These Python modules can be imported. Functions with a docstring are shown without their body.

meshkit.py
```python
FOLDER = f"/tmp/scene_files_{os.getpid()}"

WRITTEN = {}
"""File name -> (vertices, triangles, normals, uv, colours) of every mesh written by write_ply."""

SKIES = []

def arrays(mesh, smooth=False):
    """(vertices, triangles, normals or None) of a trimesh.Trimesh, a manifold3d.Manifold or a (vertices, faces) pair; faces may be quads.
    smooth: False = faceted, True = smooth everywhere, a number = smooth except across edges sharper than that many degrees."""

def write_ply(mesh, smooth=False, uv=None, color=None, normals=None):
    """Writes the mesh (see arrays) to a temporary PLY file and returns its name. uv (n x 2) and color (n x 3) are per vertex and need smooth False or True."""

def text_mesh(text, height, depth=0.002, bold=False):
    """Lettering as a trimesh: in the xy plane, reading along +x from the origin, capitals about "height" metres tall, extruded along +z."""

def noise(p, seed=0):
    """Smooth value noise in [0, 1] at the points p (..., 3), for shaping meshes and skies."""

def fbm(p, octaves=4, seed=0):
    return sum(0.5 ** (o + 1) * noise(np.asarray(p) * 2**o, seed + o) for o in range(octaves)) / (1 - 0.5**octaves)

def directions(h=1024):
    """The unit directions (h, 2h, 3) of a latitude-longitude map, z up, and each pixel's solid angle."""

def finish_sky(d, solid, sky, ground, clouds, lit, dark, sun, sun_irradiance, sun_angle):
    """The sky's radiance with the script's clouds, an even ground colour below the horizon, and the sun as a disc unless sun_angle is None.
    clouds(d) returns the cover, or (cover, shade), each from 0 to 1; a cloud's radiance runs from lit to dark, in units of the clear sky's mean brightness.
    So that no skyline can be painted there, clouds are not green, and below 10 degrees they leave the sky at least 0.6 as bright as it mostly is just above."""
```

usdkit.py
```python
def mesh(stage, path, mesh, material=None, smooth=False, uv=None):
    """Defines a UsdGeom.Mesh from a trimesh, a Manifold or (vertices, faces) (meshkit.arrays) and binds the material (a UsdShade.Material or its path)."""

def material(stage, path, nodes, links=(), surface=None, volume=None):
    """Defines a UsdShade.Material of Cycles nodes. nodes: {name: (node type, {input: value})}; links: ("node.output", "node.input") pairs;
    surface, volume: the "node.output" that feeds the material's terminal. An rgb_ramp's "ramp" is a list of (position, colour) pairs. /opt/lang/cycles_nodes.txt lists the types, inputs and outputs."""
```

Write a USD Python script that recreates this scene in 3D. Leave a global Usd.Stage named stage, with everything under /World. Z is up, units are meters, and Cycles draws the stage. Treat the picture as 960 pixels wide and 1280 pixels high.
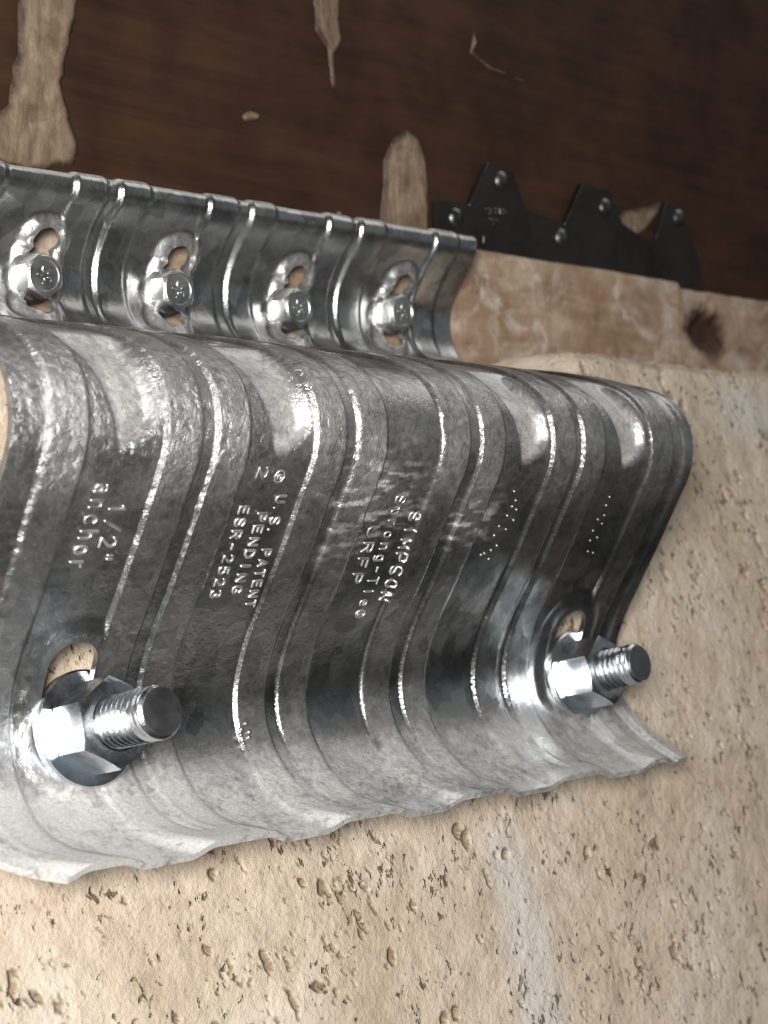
import math
import numpy as np
import trimesh
import manifold3d as m3
from scipy.spatial import Delaunay, cKDTree
from scipy.interpolate import CubicSpline
import shapely
from shapely.geometry import Polygon, Point, LineString
from shapely.ops import unary_union
import usdkit
import meshkit
from pxr import Usd, UsdGeom, UsdLux, UsdShade, Sdf, Gf, Vt

stage = Usd.Stage.CreateInMemory()
UsdGeom.SetStageUpAxis(stage, UsdGeom.Tokens.z)
UsdGeom.SetStageMetersPerUnit(stage, 1.0)
UsdGeom.Xform.Define(stage, '/World')
UsdGeom.Scope.Define(stage, '/World/Looks')

# All lengths below are millimetres in a frame whose x runs along the wall to the
# right, y into the wall and z up; W() brings them to metres.
def W(p):
    return (np.asarray(p, float) - [315.0, 390.0, -600.0]) / 1000.0

# ------------------------------------------------------------------ camera
phi = math.radians(43.86)
cphi, sphi = math.cos(phi), math.sin(phi)
FOC = 2050.0 / 960.0 * 36.0
cam = UsdGeom.Camera.Define(stage, '/World/camera')
cam.CreateFocalLengthAttr(FOC)
cam.CreateHorizontalApertureAttr(36.0)
cam.CreateVerticalApertureAttr(48.0)
cam.CreateClippingRangeAttr(Gf.Vec2f(0.01, 50))
cam.CreateFStopAttr(28.0)
cam.CreateFocusDistanceAttr(0.42)
pit = 5 / 2050.0
F0, R = np.array([cphi, sphi, 0.0]), np.array([sphi, -cphi, 0.0])
F = F0 * math.cos(pit) + np.array([0, 0, 1.0]) * math.sin(pit)
U = np.cross(R, F)
eye = W([0, 0, 0])
M = np.eye(4)
M[0, :3], M[1, :3], M[2, :3], M[3, :3] = R, U, -F, eye
cam.AddTransformOp().Set(Gf.Matrix4d(*M.ravel().tolist()))
cam.CreateExposureAttr(0.0)

# ------------------------------------------------------------------ light
def aim(light, pos, target):
    z = np.asarray(pos, float) - np.asarray(target, float)
    z /= np.linalg.norm(z)
    x = np.cross([0, 0, 1.0], z); x /= np.linalg.norm(x)
    y = np.cross(z, x)
    m = np.eye(4); m[0, :3], m[1, :3], m[2, :3], m[3, :3] = x, y, z, W(pos)
    light.AddTransformOp().Set(Gf.Matrix4d(*m.ravel().tolist()))

def lamp(name, pos, target, w, h, power, color):
    l = UsdLux.RectLight.Define(stage, '/World/' + name)
    l.CreateWidthAttr(w); l.CreateHeightAttr(h)
    l.CreateIntensityAttr(power); l.CreateNormalizeAttr(True)
    l.CreateColorAttr(Gf.Vec3f(*color))
    aim(l, pos, target)

lamp('work_lamp', (-190, -110, 60), (320, 320, -20), 0.17, 0.17, 2.6, (1.0, 0.98, 0.95))
lamp('overhead_lamp', (900, 230, 760), (340, 310, -60), 0.6, 0.6, 0.45, (1.0, 0.98, 0.96))
lamp('side_lamp', (1300, -420, 330), (380, 350, 0), 0.8, 0.8, 0.10, (0.9, 0.96, 1.0))
dome = UsdLux.DomeLight.Define(stage, '/World/room_air')
dm = usdkit.material(stage, '/World/Looks/room_air', {'b': ('background_shader', {'color': (0.95, 0.97, 1.0), 'strength': 0.02})}, surface='b.background')
UsdShade.MaterialBindingAPI.Apply(dome.GetPrim()).Bind(dm)

# ------------------------------------------------------------------ helpers
names = {}
def numbered(path):
    k = names.get(path, -1) + 1
    names[path] = k
    return path if k == 0 else '%s_%03d' % (path, k)

def tag(p, label, cat=None, group=None, kind=None):
    p = p.GetPrim() if hasattr(p, 'GetPrim') else p
    if label: p.SetCustomDataByKey('label', label)
    if cat: p.SetCustomDataByKey('category', cat)
    if group: p.SetCustomDataByKey('group', group)
    if kind: p.SetCustomDataByKey('kind', kind)
    return p

def thing(name, label, cat, group=None, xf=None):
    path = numbered('/World/' + name)
    x = UsdGeom.Xform.Define(stage, path)
    if xf is not None:
        x.AddTransformOp().Set(Gf.Matrix4d(*np.asarray(xf, float).T.ravel().tolist()))
    tag(x, label, cat, group)
    return path

def obj(parent, name, mesh, mat, smooth=False, label=None):
    m = usdkit.mesh(stage, numbered(parent + '/' + name), mesh, mat, smooth)
    if label: tag(m, label)
    return m

def raw_mesh(path, v, f, n, mat, attrs=None):
    m = UsdGeom.Mesh.Define(stage, path)
    m.CreatePointsAttr(Vt.Vec3fArray.FromNumpy(np.asarray(v, np.float32)))
    m.CreateFaceVertexCountsAttr(Vt.IntArray.FromNumpy(np.full(len(f), 3, np.int32)))
    m.CreateFaceVertexIndicesAttr(Vt.IntArray.FromNumpy(np.asarray(f, np.int32).ravel()))
    m.CreateSubdivisionSchemeAttr('none')
    m.CreateNormalsAttr(Vt.Vec3fArray.FromNumpy(np.asarray(n, np.float32)))
    m.SetNormalsInterpolation('vertex')
    for k, a in (attrs or {}).items():
        UsdGeom.PrimvarsAPI(m).CreatePrimvar(k, Sdf.ValueTypeNames.FloatArray, 'vertex').Set(Vt.FloatArray.FromNumpy(np.asarray(a, np.float32)))
    UsdShade.MaterialBindingAPI.Apply(m.GetPrim()).Bind(mat)
    return m

def vnormals(v, f):
    n = np.zeros_like(v)
    fn = np.cross(v[f[:, 1]] - v[f[:, 0]], v[f[:, 2]] - v[f[:, 0]])
    for k in range(3): np.add.at(n, f[:, k], fn)
    return n / np.maximum(np.linalg.norm(n, axis=1, keepdims=True), 1e-20)

def sstep(a, b, x):
    t = np.clip((x - a) / (b - a), 0, 1)
    return t * t * (3 - 2 * t)

def fbm2(x, y, scale, octaves=4, seed=0):
    p = np.stack([x / scale, y / scale, np.full_like(x, 0.37)], -1)
    return meshkit.fbm(p, octaves, seed)

def grid_faces(nu, nv):
    i = np.arange(nu * nv).reshape(nu, nv)
    a, b, c, d = i[:-1, :-1].ravel(), i[1:, :-1].ravel(), i[1:, 1:].ravel(), i[:-1, 1:].ravel()
    return np.vstack([np.stack([a, b, c], 1), np.stack([a, c, d], 1)])

def tube(path, r, sides=8):
    """A round tube with rounded ends along a polyline (n x 3)."""
    p = np.asarray(path, float)
    t = np.gradient(p, axis=0); t /= np.linalg.norm(t, axis=1, keepdims=True)
    rings = [(p[0] - t[0] * r * .9, t[0], r * .3), (p[0] - t[0] * r * .5, t[0], r * .8)] + [(a, b, r) for a, b in zip(p, t)] + [(p[-1] + t[-1] * r * .5, t[-1], r * .8), (p[-1] + t[-1] * r * .9, t[-1], r * .3)]
    ref = np.array([0.31, 0.2, 0.93])
    vs = []
    for c, d, rr in rings:
        a = np.cross(d, ref); a /= np.linalg.norm(a); b = np.cross(d, a)
        th = np.arange(sides) * 2 * np.pi / sides
        vs.append(c + rr * (np.cos(th)[:, None] * a + np.sin(th)[:, None] * b))
    n = len(rings)
    v = np.vstack(vs)
    f = []
    for i in range(n - 1):
        for j in range(sides):
            k = (j + 1) % sides
            a, b, c, d = i * sides + j, i * sides + k, (i + 1) * sides + k, (i + 1) * sides + j
            f += [[a, c, b], [a, d, c]]
    for j in range(1, sides - 1):
        f += [[0, j, j + 1], [(n - 1) * sides, (n - 1) * sides + j + 1, (n - 1) * sides + j]]
    return v, np.array(f)

def join(parts):
    V, Fc, o = [], [], 0
    for v, f in parts:
        V.append(v); Fc.append(f + o); o += len(v)
    return np.vstack(V), np.vstack(Fc)

# ------------------------------------------------------------------ materials
def mat(name, nodes, links, surface='p.BSDF'):
    return usdkit.material(stage, '/World/Looks/' + name, nodes, links, surface=surface)

def zinc(name, base=(0.62, 0.63, 0.64), rough=(0.2, 0.42), bump=0.25, scale=500, blue=0.0):
    return mat(name, {
        'g': ('geometry', {}),
        'n1': ('noise_texture', {'scale': scale, 'detail': 5, 'roughness': 0.6}),
        'n2': ('noise_texture', {'scale': scale * 0.16, 'detail': 4, 'roughness': 0.6}),
        'r': ('map_range', {'from_min': 0.3, 'from_max': 0.7, 'to_min': rough[0], 'to_max': rough[1], 'clamp': True}),
        'c': ('rgb_ramp', {'ramp': [(0.3, [b * 0.72 for b in base]), (0.52, base), (0.75, (base[0] * (1 - .12 * blue), base[1], min(1, base[2] * (1 + .1 * blue))))]}),
        'b': ('bump', {'strength': bump, 'distance': 0.0004}),
        'p': ('principled_bsdf', {'metallic': 1.0}),
    }, [('g.position', 'n1.vector'), ('g.position', 'n2.vector'), ('n2.fac', 'r.value'), ('n2.fac', 'c.fac'), ('n1.fac', 'b.height'),
        ('r.result', 'p.roughness'), ('c.color', 'p.base_color'), ('b.normal', 'p.normal')])

m_zinc = zinc('zinc_plated_steel', (0.66, 0.69, 0.72), (0.2, 0.36), 0.3, 700, 1)
m_screw = zinc('galvanized_screw_steel', (0.66, 0.66, 0.655), (0.3, 0.48), 0.3, 900)
m_tip = zinc('cut_steel_end', (0.3, 0.3, 0.31), (0.35, 0.55), 0.3, 600)
m_dark = zinc('dark_weathered_steel', (0.095, 0.085, 0.078), (0.42, 0.6), 0.3, 300)
m_nail = zinc('worn_nail_steel', (0.2, 0.21, 0.21), (0.3, 0.45), 0.3, 500)
m_letter = zinc('embossed_letter_metal', (0.74, 0.74, 0.73), (0.45, 0.6), 0.1, 900)
m_dot = zinc('stamped_dot_metal', (0.42, 0.42, 0.41), (0.4, 0.5), 0.1, 900)

# galvanized sheet: bare spangled zinc with a film of grey cement dust; brightness of lit dents and rims is painted in too
m_plate = mat('dusty_galvanized_sheet', {
    'g': ('geometry', {}),
    'a': ('attribute', {'attribute': 'dust_and_sheen'}),
    'ag': ('attribute', {'attribute': 'grit'}),
    'ng': ('noise_texture', {'scale': 420, 'detail': 6, 'roughness': 0.65, 'distortion': 0.6}),
    'nf': ('noise_texture', {'scale': 1300, 'detail': 3, 'roughness': 0.6}),
    'nl': ('noise_texture', {'scale': 60, 'detail': 5, 'roughness': 0.62}),
    'sp': ('voronoi_texture', {'feature': 'f1', 'scale': 170, 'randomness': 1.0}),
    'bw': ('rgb_to_bw', {}),
    'cz': ('rgb_ramp', {'ramp': [(0.2, (0.27, 0.28, 0.285)), (0.5, (0.39, 0.395, 0.40)), (0.8, (0.50, 0.505, 0.505))]}),
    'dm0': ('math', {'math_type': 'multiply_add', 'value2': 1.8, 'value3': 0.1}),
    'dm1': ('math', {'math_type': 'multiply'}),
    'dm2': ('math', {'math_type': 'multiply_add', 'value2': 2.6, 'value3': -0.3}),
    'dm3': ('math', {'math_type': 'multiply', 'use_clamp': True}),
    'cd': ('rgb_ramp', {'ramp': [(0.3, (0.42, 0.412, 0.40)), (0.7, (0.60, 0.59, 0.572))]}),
    'rr': ('map_range', {'from_min': 0.3, 'from_max': 0.7, 'to_min': 0.19, 'to_max': 0.34, 'clamp': True}),
    'bs': ('math', {'math_type': 'multiply_add', 'value2': 1.1, 'value3': 0.05, 'use_clamp': True}),
    'b1': ('bump', {'distance': 0.0012}),
    'b2': ('bump', {'strength': 0.16, 'distance': 0.0004}),
    'pm': ('principled_bsdf', {'metallic': 1.0}),
    'pd': ('principled_bsdf', {'metallic': 0.15, 'roughness': 0.62}),
    'mx': ('mix_closure', {}),
}, [('g.position', 'ng.vector'), ('g.position', 'nf.vector'), ('g.position', 'nl.vector'), ('g.position', 'sp.vector'),
    ('sp.color', 'bw.color'), ('bw.val', 'cz.fac'), ('cz.color', 'pm.base_color'),
    ('nl.fac', 'dm0.value1'), ('dm0.value', 'dm1.value1'), ('a.fac', 'dm1.value2'),
    ('ng.fac', 'dm2.value1'), ('dm1.value', 'dm3.value1'), ('dm2.value', 'dm3.value2'),
    ('nf.fac', 'cd.fac'), ('cd.color', 'pd.base_color'),
    ('nl.fac', 'rr.value'), ('rr.result', 'pm.roughness'),
    ('ag.fac', 'bs.value1'), ('bs.value', 'b1.strength'), ('ng.fac', 'b1.height'),
    ('nf.fac', 'b2.height'), ('b1.normal', 'b2.normal'), ('b2.normal', 'pm.normal'), ('b2.normal', 'pd.normal'),
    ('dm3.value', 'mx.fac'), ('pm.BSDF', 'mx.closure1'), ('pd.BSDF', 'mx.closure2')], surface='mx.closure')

m_concrete = mat('tan_concrete', {
    'g': ('geometry', {}),
    'a': ('attribute', {'attribute': 'grey'}),
    'a2': ('attribute', {'attribute': 'hollow'}),
    'n1': ('noise_texture', {'scale': 28, 'detail': 6, 'roughness': 0.6}),
    'n2': ('noise_texture', {'scale': 420, 'detail': 6, 'roughness': 0.7}),
    'n3': ('noise_texture', {'scale': 110, 'detail': 5, 'roughness': 0.65}),
    'c': ('rgb_ramp', {'ramp': [(0.25, (0.47, 0.375, 0.275)), (0.45, (0.57, 0.468, 0.36)), (0.6, (0.625, 0.53, 0.425)), (0.8, (0.70, 0.625, 0.535))]}),
    'c2': ('rgb_ramp', {'ramp': [(0.3, (0.74, 0.70, 0.64)), (0.5, (1, 1, 1)), (0.72, (1.0, 1.0, 1.0))]}),
    'mm': ('mix', {'mix_type': 'multiply', 'fac': 0.75}),
    'mg': ('mix', {'mix_type': 'mix', 'color2': (0.60, 0.575, 0.53)}),
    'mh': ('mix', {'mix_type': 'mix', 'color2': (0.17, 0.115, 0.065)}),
    'ad': ('math', {'math_type': 'multiply_add', 'value2': 0.5}),
    'mp': ('mapping', {'rotation': (0, 0.5, 0), 'scale': (400, 400, 290)}),
    'np': ('noise_texture', {'scale': 1.0, 'detail': 3, 'roughness': 0.6, 'distortion': 0.3}),
    'nz': ('noise_texture', {'scale': 75, 'detail': 3, 'roughness': 0.5}),
    'nzs': ('math', {'math_type': 'multiply_add', 'value2': 0.45, 'value3': -0.225}),
    'pz': ('math', {'math_type': 'add'}),
    'pr': ('map_range', {'from_min': 0.27, 'from_max': 0.37, 'to_min': 0, 'to_max': 1, 'clamp': True}),
    'pc': ('mix', {'mix_type': 'multiply', 'fac': 1.0}),
    'pcr': ('rgb_ramp', {'ramp': [(0.0, (0.34, 0.27, 0.2)), (1.0, (1, 1, 1))]}),
    'pb': ('bump', {'strength': 0.8, 'distance': 0.0014}),
    'b': ('bump', {'strength': 0.8, 'distance': 0.0018}),
    'p': ('principled_bsdf', {'roughness': 0.8}),
}, [('g.position', 'n1.vector'), ('g.position', 'n2.vector'), ('g.position', 'n3.vector'), ('n1.fac', 'c.fac'), ('n3.fac', 'c2.fac'),
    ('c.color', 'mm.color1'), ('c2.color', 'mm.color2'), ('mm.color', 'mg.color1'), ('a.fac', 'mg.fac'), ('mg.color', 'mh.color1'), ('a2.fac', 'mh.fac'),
    ('n2.fac', 'ad.value1'), ('n3.fac', 'ad.value3'), ('ad.value', 'b.height'), ('mh.color', 'pc.color1'), ('pcr.color', 'pc.color2'), ('pc.color', 'p.base_color'),
    ('g.position', 'mp.vector'), ('mp.vector', 'np.vector'), ('g.position', 'nz.vector'), ('nz.fac', 'nzs.value1'), ('np.fac', 'pz.value1'), ('nzs.value', 'pz.value2'), ('pz.value', 'pr.value'), ('pr.result', 'pcr.fac'),
    ('pr.result', 'pb.height'), ('b.normal', 'pb.normal'), ('pb.normal', 'p.normal')])

def woodmat(name, dark, mid, light, rough, grain=(30, 700, 700), bump=0.3, spec=0.5, rot=(0, 0, 0), blotch=36):
    return mat(name, {
        'g': ('geometry', {}),
        'm': ('mapping', {'scale': grain, 'rotation': rot}),
        'n1': ('noise_texture', {'scale': 1.0, 'detail': 6, 'roughness': 0.65, 'distortion': 0.4}),
        'n2': ('noise_texture', {'scale': blotch, 'detail': 5, 'roughness': 0.6}),
        'ad': ('math', {'math_type': 'multiply_add', 'value2': 0.55}),
        'sc': ('math', {'math_type': 'multiply', 'value2': 0.6}),
        'c': ('rgb_ramp', {'ramp': [(0.3, dark), (0.5, mid), (0.7, light)]}),
        'b': ('bump', {'strength': bump, 'distance': 0.0006}),
        'p': ('principled_bsdf', {'roughness': rough, 'specular_ior_level': spec}),
    }, [('g.position', 'm.vector'), ('m.vector', 'n1.vector'), ('g.position', 'n2.vector'), ('n2.fac', 'sc.value1'), ('n1.fac', 'ad.value1'), ('sc.value', 'ad.value3'),
        ('ad.value', 'c.fac'), ('ad.value', 'b.height'), ('c.color', 'p.base_color'), ('b.normal', 'p.normal')])

m_board = woodmat('dark_stained_wood', (0.017, 0.0085, 0.005), (0.031, 0.0152, 0.009), (0.052, 0.025, 0.0145), 0.48, (14, 14, 170), 0.25, 0.2, (0, 0.22, 0))

m_raw = mat('scraped_pale_wood', {
    'g': ('geometry', {}),
    'a': ('attribute', {'attribute': 'fade'}),
    'm': ('mapping', {'scale': (260, 260, 60)}),
    'n1': ('noise_texture', {'scale': 1.0, 'detail': 6, 'roughness': 0.65, 'distortion': 0.6}),
    'n2': ('noise_texture', {'scale': 110, 'detail': 6, 'roughness': 0.65, 'distortion': 0.6}),
    'k': ('math', {'math_type': 'multiply_add', 'value2': 0.5}),
    'h': ('math', {'math_type': 'multiply', 'value2': 0.5}),
    'c': ('rgb_ramp', {'ramp': [(0.3, (0.06, 0.036, 0.022)), (0.46, (0.155, 0.105, 0.066)), (0.56, (0.24, 0.178, 0.118)), (0.72, (0.37, 0.31, 0.24))]}),
    'fa': ('math', {'math_type': 'multiply_add', 'value2': 3.0, 'value3': -1.5}),
    'fb': ('math', {'math_type': 'add', 'use_clamp': True}),
    'mx': ('mix', {'mix_type': 'mix', 'color2': (0.04, 0.02, 0.012)}),
    'b': ('bump', {'strength': 0.6, 'distance': 0.0008}),
    'p': ('principled_bsdf', {'roughness': 0.65}),
}, [('g.position', 'm.vector'), ('m.vector', 'n1.vector'), ('g.position', 'n2.vector'), ('n2.fac', 'h.value1'), ('n1.fac', 'k.value1'), ('h.value', 'k.value3'), ('k.value', 'c.fac'),
    ('n2.fac', 'fa.value1'), ('fa.value', 'fb.value1'), ('a.fac', 'fb.value2'), ('fb.value', 'mx.fac'), ('c.color', 'mx.color1'), ('mx.color', 'p.base_color'),
    ('k.value', 'b.height'), ('b.normal', 'p.normal')])

m_sill = mat('weathered_sill_wood', {
    'g': ('geometry', {}),
    'a': ('attribute', {'attribute': 'burn'}),
    'm': ('mapping', {'scale': (22, 60, 130)}),
    'n1': ('noise_texture', {'scale': 1.0, 'detail': 6, 'roughness': 0.62, 'distortion': 0.8}),
    'n2': ('noise_texture', {'scale': 45, 'detail': 5, 'roughness': 0.6, 'distortion': 0.5}),
    'n3': ('noise_texture', {'scale': 500, 'detail': 4, 'roughness': 0.6}),
    'ad': ('math', {'math_type': 'multiply_add', 'value2': 0.4}),
    'sc': ('math', {'math_type': 'multiply', 'value2': 0.6}),
    'c': ('rgb_ramp', {'ramp': [(0.3, (0.16, 0.098, 0.058)), (0.45, (0.30, 0.205, 0.138)), (0.58, (0.41, 0.31, 0.225)), (0.75, (0.53, 0.44, 0.35))]}),
    'mb': ('mix', {'mix_type': 'mix', 'color2': (0.035, 0.012, 0.006)}),
    'n4': ('noise_texture', {'scale': 60, 'detail': 6, 'roughness': 0.65, 'distortion': 1.0}),
    'r4': ('map_range', {'from_min': 0.5, 'from_max': 0.68, 'to_min': 0, 'to_max': 0.6, 'clamp': True}),
    'm4': ('mix', {'mix_type': 'mix', 'color2': (0.66, 0.60, 0.53)}),
    'r5': ('map_range', {'from_min': 0.48, 'from_max': 0.3, 'to_min': 0, 'to_max': 0.65, 'clamp': True}),
    'm5': ('mix', {'mix_type': 'mix', 'color2': (0.27, 0.15, 0.075)}),
    'b': ('bump', {'strength': 0.3, 'distance': 0.001}),
    'p': ('principled_bsdf', {'roughness': 0.62}),
}, [('g.position', 'm.vector'), ('m.vector', 'n1.vector'), ('g.position', 'n2.vector'), ('g.position', 'n3.vector'), ('n2.fac', 'sc.value1'), ('n1.fac', 'ad.value1'),
    ('sc.value', 'ad.value3'), ('ad.value', 'c.fac'), ('g.position', 'n4.vector'), ('n4.fac', 'r4.value'), ('n4.fac', 'r5.value'), ('r4.result', 'm4.fac'), ('r5.result', 'm5.fac'), ('c.color', 'm4.color1'), ('m4.color', 'm5.color1'), ('m5.color', 'mb.color1'), ('a.fac', 'mb.fac'), ('n3.fac', 'b.height'), ('mb.color', 'p.base_color'), ('b.normal', 'p.normal')])

# ------------------------------------------------------------------ foundation wall (battered rough concrete)
CT = math.atan2(1.0, 4.0)                      # batter: the face leans back towards the top
def cwall(z): return 322.6 + (z + 40.0) / 4.0
rng = np.random.default_rng(7)
def build_concrete():
    xs = np.concatenate([np.arange(150, 480, 0.62), np.arange(480, 700, 0.9), np.arange(700, 900, 8)])
    ts = np.concatenate([np.arange(-130, -102, 4), np.arange(-102, 62, 0.62), [62.5]])[::-1]       # t in z before slope
    zs = ts * 1.0
    zz = np.concatenate([np.arange(62, -165, -0.55), np.arange(-165, -260, -6)])
    X, Z = np.meshgrid(xs, zz, indexing='ij')
    # irregular upper edge to the right of the plate
    top = np.where(xs < 445, 41.0, 41.0) + sstep(442, 462, xs) * (14.5 + 6 * fbm2(xs, xs * 0, 24, 5, 3)) + sstep(560, 640, xs) * 4
    Zc = np.minimum(Z, top[:, None])
    Y = cwall(Zc)
    n = np.array([0, -math.cos(CT), math.sin(CT)])
    S = Zc / math.cos(CT)
    h = 1.6 * (fbm2(X, S, 60, 3, 1) - 0.5) + 1.5 * (fbm2(X, S, 9, 4, 2) - 0.5)
    hollow = np.zeros_like(h)  # where the shade inside pits and crevices is painted dark
    zone = fbm2(X, S, 24, 3, 21)
    for sc, thr0, dep, sd in ((3.2, 0.25, 1.3, 11), (1.7, 0.22, 0.9, 12)):
        a = fbm2(X + 0.3 * S, S * 0.62, sc, 3, sd)
        thr = thr0 + 0.12 * sstep(0.35, 0.7, zone)
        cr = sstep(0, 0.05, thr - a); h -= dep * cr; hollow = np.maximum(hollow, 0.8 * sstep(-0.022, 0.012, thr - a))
        h += 0.1 * np.exp(-((a - thr - 0.05) / 0.03) ** 2) * sstep(0.4, 0.6, zone)
    # open voids
    big = [(318, -118, 1.7), (330, -107, 1.3), (356, -93, 2.2), (353, -90, 1.7), (339, -137, 1.6), (334, -137, 1.5), (346, -145, 1.2), (372, -99, 1.4), (297, -97, 1.4), (226, -120, 1.3), (262, -88, 1.3), (410, -104, 1.6), (306, -152, 1.7), (286, -142, 1.3)]
    for k in range(110):
        r = 0.45 + 0.5 * rng.random() ** 2
        big.append((rng.uniform(190, 660), rng.uniform(-155, 52), r))
    for (px, pz, r) in big:
        ps = pz / math.cos(CT)
        i0, i1 = np.searchsorted(xs, [px - 3.2 * r, px + 3.2 * r])
        sl = slice(i0, i1)
        dx, dy = X[sl] - px, S[sl] - ps
        ang = rng.uniform(-0.6, 0.6) + 1.3
        u, v = dx * math.cos(ang) + dy * math.sin(ang), -dx * math.sin(ang) + dy * math.cos(ang)
        d = np.sqrt((u / (1.35)) ** 2 + (v * 1.1) ** 2) / r * (0.35 + 1.3 * fbm2(X[sl], S[sl], 1.3 * r, 3, 31))
        h[sl] -= r * 1.4 * sstep(1.05, 0.5, d)
        h[sl] += 0.08 * np.exp(-((d - 1.2) / 0.2) ** 2)
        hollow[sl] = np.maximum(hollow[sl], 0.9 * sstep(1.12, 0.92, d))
    # keep it behind the plate where the plate bears on it
    near = sstep(446, 438, X) * sstep(-84, -72, Zc)
    h = h * (1 - near) + near * np.minimum(h, 0.0) * 0.7
    edge = sstep(0, 6, top[:, None] - Zc)
    h = h * (0.5 + 0.5 * edge) - 4.0 * sstep(6, 0, top[:, None] - Zc) ** 2 * sstep(440, 450, X)
    P = np.stack([X, Y, Zc], -1) + h[..., None] * n
    P[..., 1] += np.maximum(0, Z - top[:, None]) * 6.0       # the flat top, running back under the sill
    grey = np.clip(1.3 * np.exp(-((X - 369 - 3 * np.sin(S / 25) + 0.10 * (S + 100)) / 9.0) ** 2) * sstep(-84, -103, Zc * 1.0) * (0.4 + fbm2(X, S, 8, 3, 41)), 0, 0.75)
    grey = np.maximum(grey, np.clip(1.0 * np.exp(-(((X - 560) / 22) ** 2 + ((Z - 40) / 12) ** 2)) * (0.5 + fbm2(X, S, 8, 3, 42)), 0, 0.8))
    v = W(P.reshape(-1, 3)); f = grid_faces(len(xs), len(zz))[:, ::-1]
    nn = vnormals(v, f)
    if nn[len(zz) * 50 + 200, 1] > 0: f = f[:, ::-1]; nn = -nn
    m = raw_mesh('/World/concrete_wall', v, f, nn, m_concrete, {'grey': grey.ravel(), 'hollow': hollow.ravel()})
    tag(m, 'pitted tan concrete foundation wall behind and below the ribbed metal plate', 'wall')
build_concrete()

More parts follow.
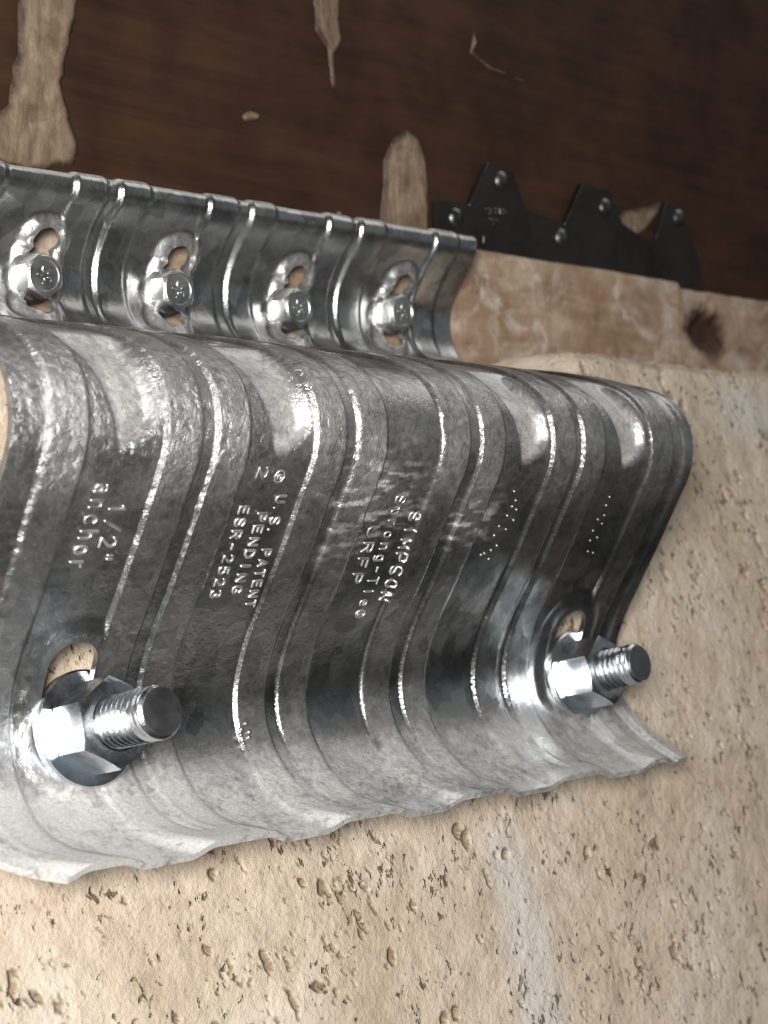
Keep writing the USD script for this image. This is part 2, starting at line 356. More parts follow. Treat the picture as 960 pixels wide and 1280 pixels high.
# ------------------------------------------------------------------ sill beam
def build_sill():
    xs = np.concatenate([np.arange(150, 430, 4.0), np.arange(430, 700, 0.8), np.arange(700, 900, 8)])
    top = 98.6 + 0.010 * (xs - 460) + 0.8 * (fbm2(xs, xs * 0, 20, 3, 51) - .5)
    step = sstep(590.5, 592, xs)
    top = top - step * (1.6 + 1.6 * fbm2(xs, xs * 0, 7, 3, 52))
    nz = 74
    front = np.linspace(0, 1, nz)
    Z = 40 + (top[:, None] - 40) * front[None, :]
    X = np.repeat(xs[:, None], nz, 1)
    dz = top[:, None] - Z
    h = 1.2 * (fbm2(X, Z * 2.5, 26, 4, 53) - 0.5) + 0.7 * (fbm2(X, Z, 6, 3, 54) - 0.5)
    low = sstep(78, 62, Z + 10 * (fbm2(X, Z, 18, 3, 55) - .5)) * sstep(480, 540, X)
    h += low * (2.2 * (fbm2(X, Z, 7, 4, 56) - 0.4) + 1.0)          # crumbs of mortar near the concrete
    slv = np.exp(-(((X - 482) / 7) ** 2 + ((Z - 86 - 0.12 * (X - 482)) / 1.2) ** 2)); h += 1.1 * slv
    h -= step[:, None] * 0.4
    d = np.sqrt(((X - 612) / 10.5) ** 2 + ((Z - 79.5) / 8) ** 2) * (0.35 + 0.75 * fbm2(X, Z, 5, 4, 57))
    h -= 3.6 * sstep(1.0, 0.35, d)
    burn = np.clip(sstep(1.35, 0.6, d) + 0.35 * np.exp(-(((X - 640) / 24) ** 2 + ((Z - 74) / 5) ** 2)) * (fbm2(X, Z, 6, 3, 58) * 2 - .4) + 0.25 * np.exp(-(((X - 596) / 5) ** 2 + ((Z - 88) / 9) ** 2)), 0, 0.97)
    h -= 1.4 * sstep(1.6, 0, dz) ** 2 + 0.0
    h = np.where(X < 446, np.minimum(h, 0) * 0.5, h)
    P = np.stack([X, 393.2 - h, Z], -1)
    back = P[:, -1:].copy(); back[..., 1] = 430
    P = np.concatenate([P, back], 1); burn = np.concatenate([burn, burn[:, -1:] * 0], 1)
    v = W(P.reshape(-1, 3)); f = grid_faces(len(xs), nz + 1); nn = vnormals(v, f)
    if nn[(nz + 1) * 20 + 30, 1] > 0: f = f[:, ::-1]; nn = -nn
    m = raw_mesh('/World/sill_beam', v, f, nn, m_sill, {'burn': burn.ravel()})
    tag(m, 'pale weathered wooden sill beam with a dark burnt knot, resting on the concrete', 'beam')
build_sill()

# ------------------------------------------------------------------ dark rim board with pale scars
YB = 402.0
def on_board(px, py, y=YB):
    u, w = px - 480.0, 645.0 - py
    r = np.array([cphi * 2050 + sphi * u, sphi * 2050 - cphi * u, w])
    q = r * y / r[1]
    return q[0], q[2]

rim = thing('rim_board', 'dark brown stained board with pale scars standing behind the sill beam', 'board')
def build_board():
    xs, zs = np.linspace(150, 1000, 430), np.linspace(85, 330, 120)
    X, Z = np.meshgrid(xs, zs, indexing='ij')
    h = 0.5 * (fbm2(X * 0.5 + Z * 0.2, Z * 2, 20, 4, 61) - .5)
    # a raised vertical sliver line and its diagonal tail
    P = np.stack([X, YB - h, Z], -1)
    v = W(P.reshape(-1, 3)); f = grid_faces(len(xs), len(zs)); nn = vnormals(v, f)
    if nn[60, 1] > 0: f = f[:, ::-1]; nn = -nn
    raw_mesh(rim + '/board_face', v, f, nn, m_board)
build_board()

def patch(pts, thick, seed, name, matl, label=None, rough=1.0):
    """A scab of wood or plaster with an irregular outline stuck on the board; pts are outline points (x, z) mm."""
    poly = Polygon(pts).buffer(0)
    ring = np.array(poly.segmentize(0.9).exterior.coords)[:-1]
    d = 0.9 * (fbm2(ring[:, 0], ring[:, 1], 3.0, 3, seed) - 0.5) * 3 * rough
    cen = ring.mean(0); dr = ring - cen; dr /= np.linalg.norm(dr, axis=1, keepdims=True)
    ring = ring + dr * d[:, None]
    poly = Polygon(ring).buffer(0)
    if poly.geom_type != 'Polygon': poly = max(poly.geoms, key=lambda g: g.area)
    ring = np.array(poly.exterior.coords)[:-1]
    x0, z0, x1, z1 = poly.bounds
    gx, gz = np.meshgrid(np.arange(x0, x1, 0.9), np.arange(z0, z1, 0.9))
    q = np.stack([gx.ravel(), gz.ravel()], 1)
    inside = shapely.contains_xy(poly.buffer(-0.5), q[:, 0], q[:, 1])
    p = np.vstack([ring, q[inside]])
    tri = Delaunay(p).simplices
    c = p[tri].mean(1)
    tri = tri[shapely.contains_xy(poly, c[:, 0], c[:, 1])]
    dist = shapely.distance(shapely.points(p), poly.exterior)
    h = thick * (0.35 + 0.65 * sstep(0, 2.5, dist)) * (0.55 + 0.9 * fbm2(p[:, 0], p[:, 1], 7, 4, seed + 1))
    h[:len(ring)] = -0.7
    v = W(np.stack([p[:, 0], YB - h, p[:, 1]], 1))
    nn = vnormals(v, tri)
    if nn[:, 1].mean() > 0: tri = tri[:, ::-1]; nn = -nn
    m = raw_mesh(numbered(rim + '/' + name), v, tri, nn, matl, {'fade': 1.0 - 1.35 * sstep(0, min(4.0, 1.1 * dist.max()), dist)})
    if label: tag(m, label)

def bp(*pix): return [on_board(*p) for p in pix]
patch(bp((22, -30), (96, -30), (96, 20), (84, 66), (78, 105), (88, 150), (100, 185), (92, 208), (40, 215), (-12, 205), (-20, 150), (8, 130), (12, 88), (20, 60)), 1.2, 71, 'pale_scar', m_raw)
patch(bp((388, -30), (428, -30), (424, 25), (428, 50), (418, 70), (421, 108), (414, 114), (408, 62), (394, 40)), 0.9, 73, 'pale_scar', m_raw, None, 0.6)
patch(bp((300, 142), (312, 135), (326, 141), (325, 152), (303, 153)), 1.2, 75, 'pale_scar', m_raw, None, 0.4)
patch(bp((472, 292), (477, 230), (478, 200), (490, 172), (508, 160), (524, 172), (534, 205), (536, 245), (536, 300)), 1.0, 77, 'pale_scar', m_raw, None, 0.5)
patch(bp((420, 262), (428, 262), (430, 290), (418, 290)), 0.8, 79, 'pale_scar', m_raw, None, 0.3)
patch(bp((768, 276), (780, 262), (806, 258), (828, 252), (822, 270), (806, 290), (790, 300), (776, 300)), 0.9, 81, 'pale_scar', m_raw, None, 0.2)
patch(bp((591, -20), (594, -20), (594, 40), (598, 55), (592, 64), (612, 80), (662, 102), (660, 105), (610, 86), (586, 66), (588, 52), (591, 30)), 0.6, 83, 'pale_scar', m_raw, None, 0.12)

# ------------------------------------------------------------------ dark toothed nail plate on the board
nailp = thing('nail_plate', 'dark steel strap with saw-tooth upper edge nailed to the board', 'nail plate')
def build_nailplate():
    out = bp((538, 345), (538, 250), (580, 256), (602, 205), (634, 216), (650, 262), (700, 280), (721, 231), (755, 238), (772, 280), (800, 300), (815, 297), (826, 254), (846, 262), (868, 330), (878, 380), (700, 380))
    pg = Polygon(out).buffer(0.8).buffer(-0.8)
    cs = trimesh.creation.extrude_polygon(pg, 2.2, engine='earcut')
    v = np.array(cs.vertices)
    v = np.stack([v[:, 0], YB - 0.4 - v[:, 2], v[:, 1]], 1)
    cs = trimesh.Trimesh(W(v), cs.faces); trimesh.repair.fix_normals(cs)
    obj(nailp, 'strap', cs, m_dark)
    # paler bar painting in the lit left edge of each tooth
    for a, b in (((602, 205), (580, 257)), ((721, 231), (699, 281)), ((826, 254), (813, 298))):
        (x0, z0), (x1, z1) = bp(a, b)
        q = [[x0, YB - 2.9, z0], [x1, YB - 2.9, z1]]
        v, f = tube(np.array([np.array(q[0]) + (np.array(q[1]) - q[0]) * t for t in np.linspace(0, 1, 6)]), 0.5, 6)
        obj(nailp, 'lit_tooth_edge', (W(v), f), m_nail, True)
    for k, (px, py) in enumerate(((620, 227), (563, 273), (750, 260), (695, 298), (842, 273))):
        x, z = bp((px, py))[0]
        prof = [(0, 1.9), (1.6, 1.75), (2.9, 1.2), (3.6, 0.4), (3.6, -0.6), (0, -0.6)]
        r = trimesh.creation.revolve(np.array(prof)[::-1], sections=24)
        v = np.array(r.vertices); v = np.stack([x + v[:, 0], YB - 2.6 - v[:, 2], z + v[:, 1]], 1)
        t = trimesh.Trimesh(W(v), r.faces); trimesh.repair.fix_normals(t)
        obj(nailp, 'nail_head', t, m_nail, 40)
    # stamped mark between the first two nails
    segs = []
    for (a, b) in (((600, 262), (607, 262)), ((607, 262), (606, 268)), ((612, 262), (618, 262)), ((612, 266), (617, 267)), ((618, 262), (619, 268)), ((622, 263), (626, 265)), ((622, 268), (626, 266)), ((606, 275), (612, 276)), ((612, 276), (610, 281)), ((615, 276), (619, 281)), ((598, 296), (598, 304))):
        (x0, z0), (x1, z1) = bp(a, b)
        segs.append(tube(np.array([[x0, YB - 2.6, z0], [(x0 + x1) / 2, YB - 2.6, (z0 + z1) / 2], [x1, YB - 2.6, z1]]), 0.35, 6))
    v, f = join(segs)
    obj(nailp, 'stamped_mark', (W(v), f), m_nail, True)
build_nailplate()

# ------------------------------------------------------------------ ribbed foundation plate
XL, XR = 190.5, 440.6
prof = np.array([(381.0, 99.2), (378.4, 97.6), (378.3, 93.6), (382.2, 87.9), (386.6, 81.5), (389.9, 75.0), (390.8, 67.5), (389.4, 61.0), (385.0, 55.2),
                 (372, 51.6), (352, 48.6), (330, 46.0), (316, 43.6), (305, 40.6), (296.5, 36.0), (291.2, 29.6), (289.3, 22.0), (290.2, 14.5), (293.6, 7.5), (298.6, -2.0),
                 (304.2, -12.5), (309.4, -21.5), (314.6, -30.5), (318.0, -38.5), (319.6, -46.0), (318.8, -54.0), (315.4, -60.8), (309.8, -66.8), (302.8, -71.6), (296.2, -74.9), (290.8, -77.2)])
cl = np.r_[0, np.cumsum(np.linalg.norm(np.diff(prof, axis=0), axis=1))]
spl = CubicSpline(cl, prof)
_t = np.linspace(0, cl[-1], 6000)
_p = spl(_t)
_s = np.r_[0, np.cumsum(np.linalg.norm(np.diff(_p, axis=0), axis=1))]
LEN = _s[-1]
def pro(s): return np.stack([np.interp(s, _s, _p[:, 0]), np.interp(s, _s, _p[:, 1])], -1)
_d = np.gradient(_p, _s, axis=0)
_n = np.stack([_d[:, 1], -_d[:, 0]], 1)                 # outward, towards -y on the upright parts
_n /= np.linalg.norm(_n, axis=1, keepdims=True)
def nor(s): 
    n = np.stack([np.interp(s, _s, _n[:, 0]), np.interp(s, _s, _n[:, 1])], -1)
    return n / np.linalg.norm(n, axis=-1, keepdims=True)
def s_at(z, lo, hi):
    k = (_s >= lo) & (_s <= hi)
    return _s[k][np.argmin(np.abs(_p[k, 1] - z))]
S_FL = s_at(67.5, 0, 50)
k = np.argmin(_p[:, 0]); S_RIDGE = _s[k]
S_REC = s_at(-46, S_RIDGE, LEN)
RIBS = [(199.3, 209.5), (230.6, 241.0), (245.5, 255.5), (276.8, 287.3), (291.5, 301.9), (323.0, 334.0), (338.9, 348.8), (370.3, 381.2), (384.6, 395.6), (419.0, 430.5)]
def warp(X, s):
    """x in the rib pattern of the front bend for a point of the sheet; the pattern is a little wider spaced on the top flange."""
    k = 1 + 0.048 * sstep(S_RIDGE - 30, S_FL + 15, s)
    return 430.0 - (430.0 - X) / k
GUSS = [220.0, 266.2, 359.6, 407.5]
# holes
SCREWS = [(262.0, 66.6), (309.3, 67.2), (358.2, 66.4), (406.6, 69.3)]
BOLTS = [(228.6, -50.6), (417.6, -51.4)]
BOLT_SHIFT = [-4.9, -4.6]                    # the slots sit a little left of their bolts
holes = []
for (x, z) in SCREWS:
    s0 = s_at(z, 0, 50)
    c = [Point(x + 0.6 + 1.0 * k, s0 - o).buffer(4.6 - 0.15 * k) for k, o in enumerate((-9.5, -2, 6.0, 12.0))]
    holes.append(unary_union(c).buffer(0.5).buffer(-1.0).buffer(0.5))
for (x, z), sh in zip(BOLTS, BOLT_SHIFT):
    x = x + sh; s0 = s_at(z, S_RIDGE, LEN)
    holes.append(LineString([(x, s0 - 16.8), (x, s0 + 4)]).buffer(6.8))
allholes = unary_union(holes)

def gusset(q, s):
    """Wedge-shaped dents across the front bend: how deep inside one, and how close to its creased left edge."""
    m, line = np.zeros_like(q), np.zeros_like(q)
    top, bot = S_RIDGE - 27, S_RIDGE + 6
    u = np.clip((s - top) / (bot - top), 0, 1)
    for g in GUSS:
        left = g - 9.5 + 8.5 * u
        end = bot - 0.12 * np.maximum(q - g + 1, 0) ** 1.7
        m = np.maximum(m, sstep(left - 0.3, left + 0.7, q) * sstep(g + 10.2, g + 6.5, q) * sstep(end + 1.0, end - 2.5, s))
        line = np.maximum(line, np.exp(-((q - left + 0.3) / 0.7) ** 2) * sstep(bot + 1, bot - 1.5, s) * sstep(top - 6, top + 4, s))
    return m * sstep(top - 10, top, s), line

def height(X, s):
    q = warp(X, s)
    h = np.zeros_like(X)
    fl = sstep(S_RIDGE - 30, S_FL + 20, s)
    rh = (1.0 + 0.35 * fl) * (1 - 0.6 * sstep(5, 0, s))
    wl, wr = 0.25 + 0.5 * fl, 0.7 + 0.9 * fl
    for a, b in RIBS:
        h = np.maximum(h, rh * sstep(a - wl, a + wl, q) * sstep(b + wr, b - wr, q))
    # towards the flared lip each pair of ribs runs out into one soft swell
    lp = np.zeros_like(X)
    for a, b in [(193, 209.5)] + [(RIBS[i][0], RIBS[i + 1][1]) for i in (1, 3, 5, 7)] + [(419, 431)]:
        lp = np.maximum(lp, sstep(a - 4, a + 4, q) * sstep(b + 4, b - 4, q))
    for a, b in RIBS:
        lp = lp + (0.16 * np.exp(-((q - a) / 0.9) ** 2) - 0.22 * np.exp(-((q - b) / 0.9) ** 2)) * sstep(LEN - 4, LEN - 10, s)
    tl = sstep(S_REC + 6, LEN - 12, s)
    h = h * (1 - tl) + tl * lp * (0.9 + 1.5 * sstep(LEN - 12, LEN, s))
    h = np.maximum(h, 1.2 * sstep(435, 437.5, q) * sstep(S_RIDGE - 40, S_RIDGE - 10, s))
    # gussets pressed across the front bend
    gm, gl = gusset(q, s)
    h -= 3.4 * np.clip(1 - (np.abs(s - (S_RIDGE - 11)) / 19.0) ** 4, 0, 1) * gm + 1.2 * gl
    # collars pressed round the slots
    near = np.zeros_like(X)
    for k, g in enumerate(holes):
        x0, y0, x1, y1 = g.bounds
        m = (X > x0 - 9) & (X < x1 + 9) & (s > y0 - 9) & (s < y1 + 9)
        if not m.any(): continue
        d = shapely.distance(shapely.points(X[m], s[m]), g)
        if k < 4:
            c = 2.5 * sstep(4.8, 0.6, d) + 0.9 * sstep(4.8, 0, d) * (fbm2(X[m], s[m], 2.8, 2, 90) - .5) * 2
            h[m] = h[m] + c
        else:
            c = 1.6 * sstep(7.0, 2.0, d)
            h[m] = h[m] * sstep(1, 6, d) + c
            near[m] = 1
    # handling dents
    h += 0.8 * (fbm2(X, s, 40, 3, 91) - 0.5) * (1 - 0.7 * sstep(LEN - 20, LEN, s)) + 0.34 * (fbm2(X, s, 7, 3, 92) - 0.5) * sstep(LEN - 4, LEN - 22, s)
    # scraped and crinkled band on the third flat
    scr = np.exp(-(((X - 308) / 16) ** 2 + ((s - S_RIDGE - 14) / 13) ** 2))
    h += scr * 0.85 * (fbm2(X * 0.35 + s * .2, s, 2.1, 3, 93) - 0.5)
    return h

def dust_sheen_mask(X, s):
    q = warp(X, s)
    rib = np.zeros_like(X)
    for a, b in RIBS: rib = np.maximum(rib, sstep(a - .5, a + 1.2, q) * sstep(b + .5, b - 1.2, q))
    ridge = np.exp(-((s - (S_RIDGE - 10)) / 26.0) ** 2)
    lip = sstep(S_REC + 4, S_REC + 24, s)
    left = sstep(330, 215, X) * sstep(S_FL + 40, S_RIDGE - 20, s)
    flange = sstep(S_FL + 42, S_FL + 25, s)
    down = sstep(S_RIDGE + 8, S_RIDGE + 22, s) * sstep(S_REC + 8, S_REC - 4, s)
    d = 0.012 + 0.08 * flange + (0.17 * rib * (1 - flange) * (1 - 0.6 * sstep(330, 400, X)) + 0.06 * left) * (1 - 0.75 * down) + 0.15 * ridge * (1 - 0.3 * sstep(340, 420, X)) + 0.16 * lip + 0.12 * lip * sstep(300, 200, X)
    scr = np.exp(-(((X - 302) / 14) ** 2 + ((s - S_RIDGE - 18) / 12) ** 2)) + 0.9 * np.exp(-(((X - 345) / 9) ** 2 + ((s - S_RIDGE - 24) / 7) ** 2))
    d += 0.9 * scr * sstep(0.5, 0.66, fbm2(X * 0.3 + 0.12 * s, s * 1.15, 1.7, 3, 94)) + 0.12 * scr
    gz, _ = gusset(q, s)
    d += 0.5 * gz  # paints the dents pale, as their lit faces
    grit = np.clip((d - 0.5 * gz) * (1 - 0.85 * gz) * (1 - flange) + 0.25 * ridge * (1 - 0.7 * sstep(230, 340, X)) + 0.25 * left, 0, 1) * (1 - 0.9 * lip)
    d += (0.45 + 0.3 * sstep(320, 210, X)) * sstep(S_REC + 10, S_REC + 28, s)
    toplip = sstep(3.6, 2.2, s)  # painted bright band along the lit top edge
    col = np.zeros_like(X)
    for k in range(4):
        x0, y0, x1, y1 = holes[k].bounds
        m = (X > x0 - 5) & (X < x1 + 5) & (s > y0 - 5) & (s < y1 + 5)
        col[m] = np.maximum(col[m], sstep(4.6, 2.4, shapely.distance(shapely.points(X[m], s[m]), holes[k])))
    toplip = np.maximum(toplip, 0.3 * col)  # slot collars painted pale for their highlights
    return np.clip(d * (1 - 0.5 * flange) + 0.75 * toplip, 0, 2), grit

def S3(X, s, off=0.0):
    p, n = pro(s), nor(s)
    h = height(X, s) + off
    xe = X + (XR - X) / (XR - XL) * 15.0 * np.clip((s - LEN + 24) / 24, 0, 1) ** 2.6         # the left end is cut a little askew
    sag = 3.6 * sstep(24, 0, s) * (XR - X) / 185.0                              # and its top edge droops a little to the left
    return np.stack([xe, p[..., 0] + n[..., 0] * h, p[..., 1] + n[..., 1] * h - sag], -1)

def build_plate():
    plate = thing('foundation_plate', 'ribbed galvanized steel foundation plate bolted to the concrete and screwed to the sill', 'metal plate')
    dx, dsn = 0.55, 0.62
    xs = np.linspace(XL, XR, int((XR - XL) / dx)); ss = np.linspace(0, LEN, int(LEN / dsn))
    gx, gs = np.meshgrid(xs, ss, indexing='ij')
    q = np.stack([gx.ravel(), gs.ravel()], 1)
    out = shapely.contains_xy(allholes.buffer(0.35), q[:, 0], q[:, 1])
    rings = [np.array(g.segmentize(0.5).exterior.coords)[:-1] for g in holes]
    extra = [np.array(g.buffer(o).segmentize(0.5).exterior.coords)[:-1] for g in holes for o in (0.25,)]
    q = np.vstack([q[~out]] + rings)
    tri = Delaunay(q).simplices
    c = q[tri].mean(1)
    tri = tri[~shapely.contains_xy(allholes, c[:, 0], c[:, 1])]
    ar = np.abs(np.cross(q[tri[:, 1]] - q[tri[:, 0]], q[tri[:, 2]] - q[tri[:, 0]]))
    tri = tri[ar > 1e-6]
    # boundary edges
    e = np.vstack([tri[:, [0, 1]], tri[:, [1, 2]], tri[:, [2, 0]]])
    key = np.sort(e, 1)
    _, idx, cnt = np.unique(key, axis=0, return_index=True, return_counts=True)
    be = e[idx[cnt == 1]]
    front, back = W(S3(q[:, 0], q[:, 1])), W(S3(q[:, 0], q[:, 1], -1.7))
    nf = vnormals(front, tri)
    flip = nf[:, 1].mean() > 0
    if flip: tri = tri[:, ::-1]; be = be[:, ::-1]; nf = -nf
    N = len(q)
    dust_and_sheen, grit = dust_sheen_mask(q[:, 0], q[:, 1])
    V, Fc, NN, A = [front, back], [tri, tri[:, ::-1] + N], [nf, -nf], [dust_and_sheen, dust_and_sheen]; G = [grit, grit]
    o = 2 * N
    ids = np.unique(be); loc = np.full(N, -1); loc[ids] = np.arange(len(ids))
    nb = len(ids)
    V += [front[ids], back[ids]]
    a, b = loc[be[:, 0]] + o, loc[be[:, 1]] + o
    wall = np.vstack([np.stack([b, a, a + nb], 1), np.stack([b, a + nb, b + nb], 1)])
    Fc.append(wall)
    vv = np.vstack(V)
    wn = vnormals(vv, wall)[o:]
    NN.append(wn); A.append(np.tile(dust_and_sheen[ids], 2)); G.append(np.tile(grit[ids], 2))
    raw_mesh(plate + '/plate_sheet', vv, np.vstack(Fc), np.vstack(NN), m_plate, {'dust_and_sheen': np.concatenate(A), 'grit': np.concatenate(G)})
    return plate
plate = build_plate()

# --- embossed writing, a stroke alphabet (letters 1 high, about 0.62 wide)
GL = {
 'U': [[(0, 1), (0, .25), (.15, 0), (.45, 0), (.6, .25), (.6, 1)]], 'S': [[(.6, .85), (.45, 1), (.15, 1), (0, .82), (.08, .58), (.5, .46), (.6, .2), (.45, 0), (.12, 0), (0, .16)]],
 '.': [[(.1, 0), (.1, .06)]], 'P': [[(0, 0), (0, 1), (.42, 1), (.6, .87), (.6, .62), (.42, .48), (0, .48)]], 'A': [[(0, 0), (.3, 1), (.6, 0)], [(.12, .36), (.48, .36)]],
 'T': [[(0, 1), (.6, 1)], [(.3, 1), (.3, 0)]], 'E': [[(.58, 1), (0, 1), (0, 0), (.58, 0)], [(0, .52), (.48, .52)]], 'N': [[(0, 0), (0, 1), (.6, 0), (.6, 1)]],
 'D': [[(0, 0), (0, 1), (.35, 1), (.6, .72), (.6, .28), (.35, 0), (0, 0)]], 'I': [[(.3, 0), (.3, 1)]], 'G': [[(.58, .82), (.42, 1), (.15, 1), (0, .75), (0, .25), (.15, 0), (.45, 0), (.6, .2), (.6, .45), (.35, .45)]],
 'R': [[(0, 0), (0, 1), (.42, 1), (.6, .87), (.6, .62), (.42, .48), (0, .48)], [(.32, .48), (.6, 0)]], '-': [[(.1, .48), (.5, .48)]],
 '2': [[(.02, .8), (.15, 1), (.45, 1), (.6, .8), (.55, .58), (0, 0), (.6, 0)]], '5': [[(.56, 1), (.06, 1), (.03, .55), (.4, .6), (.6, .4), (.58, .14), (.4, 0), (.1, 0), (0, .12)]],
 '3': [[(.02, .88), (.18, 1), (.45, 1), (.58, .8), (.5, .58), (.28, .52), (.52, .46), (.6, .22), (.45, 0), (.15, 0), (0, .14)]], '1': [[(.12, .8), (.32, 1), (.32, 0)]], '/': [[(0, -.08), (.6, 1.05)]],
 '"': [[(.12, 1.02), (.1, .72)], [(.36, 1.02), (.34, .72)]], 'a': [[(.05, .62), (.2, .7), (.42, .68), (.5, .55), (.5, 0)], [(.5, .4), (.2, .42), (.03, .28), (.06, .06), (.25, 0), (.5, .14)]],
 'n': [[(.03, 0), (.03, .7)], [(.03, .5), (.2, .68), (.4, .68), (.52, .52), (.52, 0)]], 'c': [[(.52, .58), (.38, .7), (.16, .7), (.02, .5), (.02, .2), (.16, 0), (.4, 0), (.53, .12)]],
 'h': [[(.03, 0), (.03, 1)], [(.03, .5), (.2, .68), (.4, .68), (.52, .52), (.52, 0)]], 'o': [[(.27, .7), (.08, .6), (.01, .35), (.08, .1), (.27, 0), (.46, .1), (.53, .35), (.46, .6), (.27, .7)]],
 'r': [[(.06, 0), (.06, .7)], [(.06, .46), (.22, .66), (.42, .68)]], 'M': [[(0, 0), (0, 1), (.32, .35), (.64, 1), (.64, 0)]], 'O': [[(.3, 1), (.08, .85), (0, .5), (.08, .15), (.3, 0), (.52, .15), (.6, .5), (.52, .85), (.3, 1)]],
 'F': [[(.58, 1), (0, 1), (0, 0)], [(0, .52), (.46, .52)]], 't': [[(.22, .95), (.22, .12), (.34, 0), (.46, .03)], [(.02, .68), (.44, .68)]], 'i': [[(.25, 0), (.25, .68)], [(.25, .9), (.25, .96)]],
 'g': [[(.5, .7), (.5, -.12), (.38, -.26), (.1, -.24)], [(.5, .58), (.3, .7), (.1, .62), (.02, .38), (.1, .08), (.3, 0), (.5, .14)]],
 'e': [[(.03, .37), (.52, .37), (.48, .6), (.28, .7), (.08, .6), (.01, .35), (.1, .08), (.3, 0), (.5, .1)]],
 '@': [[(.3, 1), (.02, .8), (-.05, .5), (.02, .2), (.3, 0), (.58, .2), (.65, .5), (.58, .8), (.3, 1)], [(.2, .25), (.2, .75), (.4, .72), (.42, .55), (.2, .5)], [(.3, .5), (.44, .25)]],
 '*': [[(.3, 1), (.02, .8), (-.05, .5), (.02, .2), (.3, 0), (.58, .2), (.65, .5), (.58, .8), (.3, 1)], [(.42, .66), (.26, .7), (.18, .5), (.26, .3), (.42, .34)]],
}
def s_of_px(px, py):
    """Where the sight line through a picture point of the photograph meets the sheet: used once to place the stamped lines."""
    g, h = np.meshgrid(np.linspace(XL, XR, 420), np.linspace(S_RIDGE - 5, LEN, 260), indexing='ij')
    p = S3(g, h)
    d = cphi * p[..., 0] + sphi * p[..., 1]
    u = 480 + 2050 * (sphi * p[..., 0] - cphi * p[..., 1]) / d; w = 645 - 2050 * p[..., 2] / d
    return g, h, u, w
_G = s_of_px(0, 0)
def pick(px, py):
    i = np.argmin((_G[2] - px) ** 2 + (_G[3] - py) ** 2)
    return np.array([_G[0].ravel()[i], _G[1].ravel()[i]])
def write(text, a, b, cap, name='lettering', r=0.38):
    """Letters running down the sheet from photograph point a to b (line of the letters' middles), tops to the right."""
    A, B = pick(*a), pick(*b)
    d = B - A; L = np.linalg.norm(d)
    adv = L / (len(text) - 0.35)
    parts = []
    for i, ch in enumerate(text):
        for stroke in GL.get(ch, []):
            st = np.array(LineString(stroke).segmentize(0.12).coords)
            t = (i * adv + st[:, 0] * adv * 0.92) / L
            up = (st[:, 1] - 0.5) * cap
            x, s = A[0] + d[0] * t + up, A[1] + d[1] * t
            P = S3(x, s, 0.02)
            if len(P) > 1: parts.append(tube(P, r * (0.85 + 0.3 * rng.random()), 7))
    v, f = join(parts)
    obj(plate, name, (W(v), f), m_letter, True)
write('1/2"', (148, 630), (126, 706), 4.4)
write('anchor', (131, 606), (95, 714), 4.6)
write('U.S. PATENT', (352, 620), (312, 760), 2.9)
write('PENDING', (329, 641), (294, 742), 2.9)
write('ESR-2523', (307, 634), (268, 748), 3.0)
write('*', (352, 588), (346, 604), 3.2, r=0.26)
write('2', (331, 584), (325, 600), 3.0, r=0.28)
write('SIMPSON', (520, 640), (480, 752), 3.5)
write('Strong-Tie@', (503, 620), (448, 772), 3.6, r=0.32)
write('URFP', (468, 658), (443, 730), 3.6)
def dots(pts, r=0.48):
    parts = []
    for p in pts:
        x, s = pick(*p)
        c = S3(np.array([x]), np.array([s]))[0]
        b = trimesh.creation.icosphere(2, r)
        parts.append((np.array(b.vertices) + c, np.array(b.faces)))
    v, f = join(parts)
    obj(plate, 'dot_stamp', (W(v), f), m_dot, True)
dots([(643, 614), (645, 626), (640, 634), (645, 637), (634, 645), (642, 650), (624, 657), (633, 662), (618, 670), (621, 682), (614, 688), (605, 692), (611, 698), (601, 694)])
dots([(762, 622), (757, 632), (755, 644), (747, 650), (752, 655), (742, 664), (738, 676), (746, 672), (735, 690), (741, 690)], 0.4)

# ------------------------------------------------------------------ anchor bolts
TILT = math.radians(13)
def bolt_frame(x, z):
    s0 = s_at(z, S_RIDGE, LEN)
    p = pro(np.array([s0]))[0]
    zc = np.array([0, -math.cos(TILT), math.sin(TILT)])      # outwards
    xc = np.array([1.0, 0, 0]); yc = np.cross(zc, xc)
    m = np.eye(4); m[:3, 0], m[:3, 1], m[:3, 2] = xc, yc, zc
    m[:3, 3] = W(np.array([x, p[0], p[1]]) + zc * 1.9)
    return m

def hexagon(af, rot=0):
    r = af / math.sqrt(3)
    return [(r * math.cos(rot + math.pi / 6 + k * math.pi / 3), r * math.sin(rot + math.pi / 6 + k * math.pi / 3)) for k in range(6)]

def revolved(prof, n=64):
    return m3.Manifold.revolve(m3.CrossSection([prof]), n)

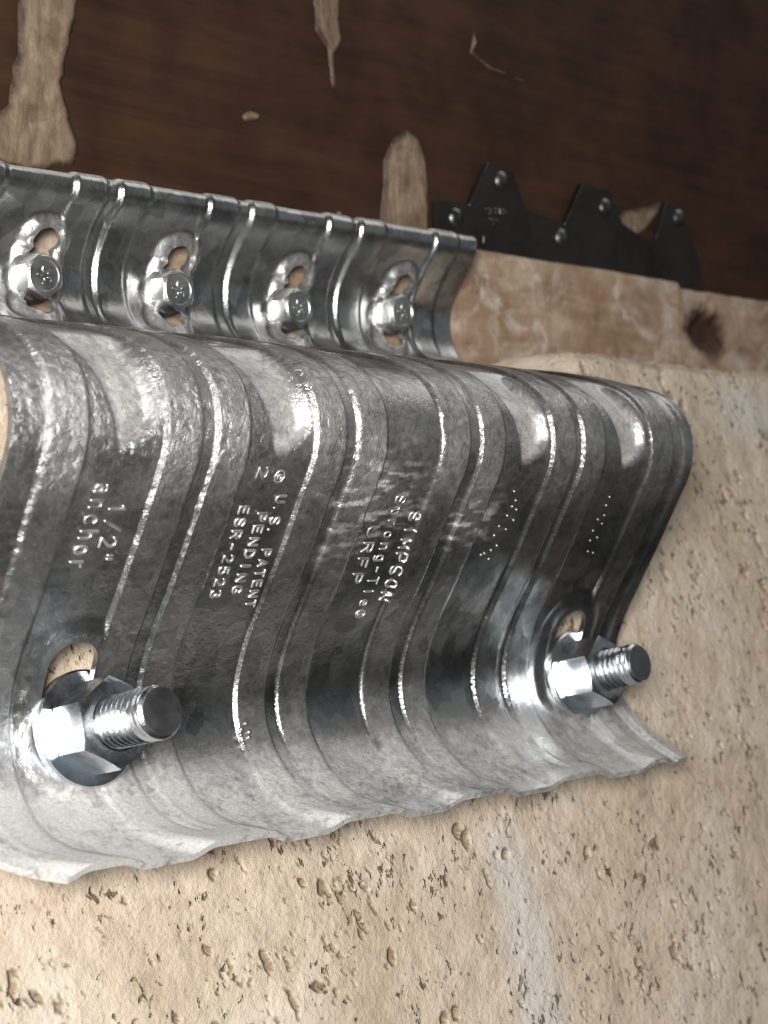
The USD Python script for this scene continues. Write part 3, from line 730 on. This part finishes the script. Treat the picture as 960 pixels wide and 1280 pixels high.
def make_bolt(label, x, z, rot, tip=30.6):
    t = thing('anchor_bolt', label, 'bolt', 'anchor bolts holding the lower flange to the concrete', bolt_frame(x, z))
    k = 0.001
    ws = revolved([(7.0, 0), (13.6, 0), (14.0, .4), (14.0, 2.1), (13.5, 2.6), (7.4, 2.6), (7.0, 2.2)], 72)
    obj(t, 'washer', ws.scale([k] * 3), m_zinc, 35)
    H = 11.2
    pr = m3.CrossSection([hexagon(19.0, rot)]).offset(-0.25, m3.JoinType.Round, circular_segments=24).offset(0.25, m3.JoinType.Round, circular_segments=24)
    body = m3.Manifold.extrude(pr, H).translate([0, 0, 2.6])
    cut = revolved([(0, 2.6), (10.2, 2.6), (11.2, 3.2), (11.2, 2.6 + H - 1.1), (9.1, 2.6 + H), (0, 2.6 + H)], 72)
    body = body ^ cut
    bore = revolved([(0, 0), (5.9, 0), (5.9, 2.6 + H - 1.0), (7.0, 2.6 + H + 0.1), (0, 2.6 + H + 0.1)], 48)
    obj(t, 'nut', (body - bore).scale([k] * 3), m_zinc, 30)
    # threaded stud: helical thread, turned end
    nz, na = 300, 56
    zz = np.linspace(-8, tip, nz); th = np.linspace(0, 2 * np.pi, na, endpoint=False)
    Z, T = np.meshgrid(zz, th, indexing='ij')
    ph = (Z / 1.95 - T / (2 * np.pi)) % 1.0
    tri = np.clip(1.25 * (1 - np.abs(2 * ph - 1)) - 0.12, 0, 1)
    depth = 0.95 * sstep(tip - 5.0, tip - 6, Z) + 0.22 * sstep(tip - 5.8, tip - 4.8, Z)
    r = 6.3 - depth * (1 - tri)
    r -= 0.55 * np.exp(-((Z - tip + 5.5) / 0.5) ** 2)
    r -= 0.9 * sstep(tip - 1.2, tip, Z)
    v = np.stack([r * np.cos(T), r * np.sin(T), Z], -1).reshape(-1, 3)
    i = np.arange(nz * na).reshape(nz, na); j = np.roll(i, -1, 1)
    a, b, c, d = i[:-1].ravel(), j[:-1].ravel(), j[1:].ravel(), i[1:].ravel()
    f = np.vstack([np.stack([a, b, c], 1), np.stack([a, c, d], 1)])
    obj(t, 'stud', (v * k, f), m_zinc, True)
    cap = m3.Manifold.cylinder(1.0, 5.42, 5.42, 56).translate([0, 0, tip - 0.95])
    obj(t, 'stud_end', cap.scale([k] * 3), m_tip, 30)
make_bolt('larger near anchor bolt with hex nut and washer at left of the plate', *BOLTS[0], 0.0)
make_bolt('smaller far anchor bolt with hex nut and washer at right end of the plate', *BOLTS[1], 0.06, 26.0)

# ------------------------------------------------------------------ hex washer-head screws
def make_screw(label, x, z, rot, seed):
    s0 = s_at(z, 0, 50); p = pro(np.array([s0]))[0]
    zc = np.array([0.0, -1.0, 0.0]); xc = np.array([1.0, 0, 0]); yc = np.cross(zc, xc)
    m = np.eye(4); m[:3, 0], m[:3, 1], m[:3, 2] = xc, yc, zc
    m[:3, 3] = W([x, p[0] - 1.6, z])
    t = thing('hex_screw', label, 'screw', 'hex screws along the upper flange', m)
    k = 0.001
    fl = revolved([(0, -6), (3.0, -6), (3.0, -0.2), (7.0, -0.2), (7.2, 0.2), (7.0, 0.7), (6.4, 1.3), (0, 1.3)], 56)
    obj(t, 'washer_flange', fl.scale([k] * 3), m_screw, 35)
    pr = m3.CrossSection([hexagon(11.4, rot)]).offset(-0.3, m3.JoinType.Round, circular_segments=24).offset(0.3, m3.JoinType.Round, circular_segments=24)
    hx = m3.Manifold.extrude(pr, 6.6).translate([0, 0, 1.2]) ^ revolved([(0, 0), (7.4, 0), (7.4, 6.4), (5.7, 7.4), (5.2, 7.8), (0, 7.8)], 56)
    hx = hx - revolved([(0, 7.5), (4.2, 7.5), (4.6, 8), (0, 8)], 40)
    obj(t, 'hex_head', hx.scale([k] * 3), m_screw, 28)
    parts = []
    for q in range(5):
        a = rot + 0.5 + q * 2 * math.pi / 5
        pp = [np.array([1.0 * math.cos(a), 1.0 * math.sin(a), 7.55]), np.array([1.7 * math.cos(a + .3), 1.7 * math.sin(a + .3), 7.6]), np.array([2.5 * math.cos(a), 2.5 * math.sin(a), 7.55])]
        parts.append(tube(np.array(pp), 0.26, 7))
    v, f = join(parts)
    obj(t, 'head_mark', (v * k, f), m_screw, True)
for i, (lab, (x, z)) in enumerate(zip(('hex screw nearest the left edge, first along the upper flange', 'second hex screw from the left in the upper flange', 'third hex screw from the left in the upper flange', 'last hex screw of the upper flange, next to the bare sill wood'), SCREWS)):
    make_screw(lab, x, z, (0.1, 0.0, 0.18, 0.05)[i], i)

# solidified zinc drips on the sheet
dots([(302, 912), (306, 905), (299, 918), (310, 922), (304, 930), (312, 915)], 0.7)
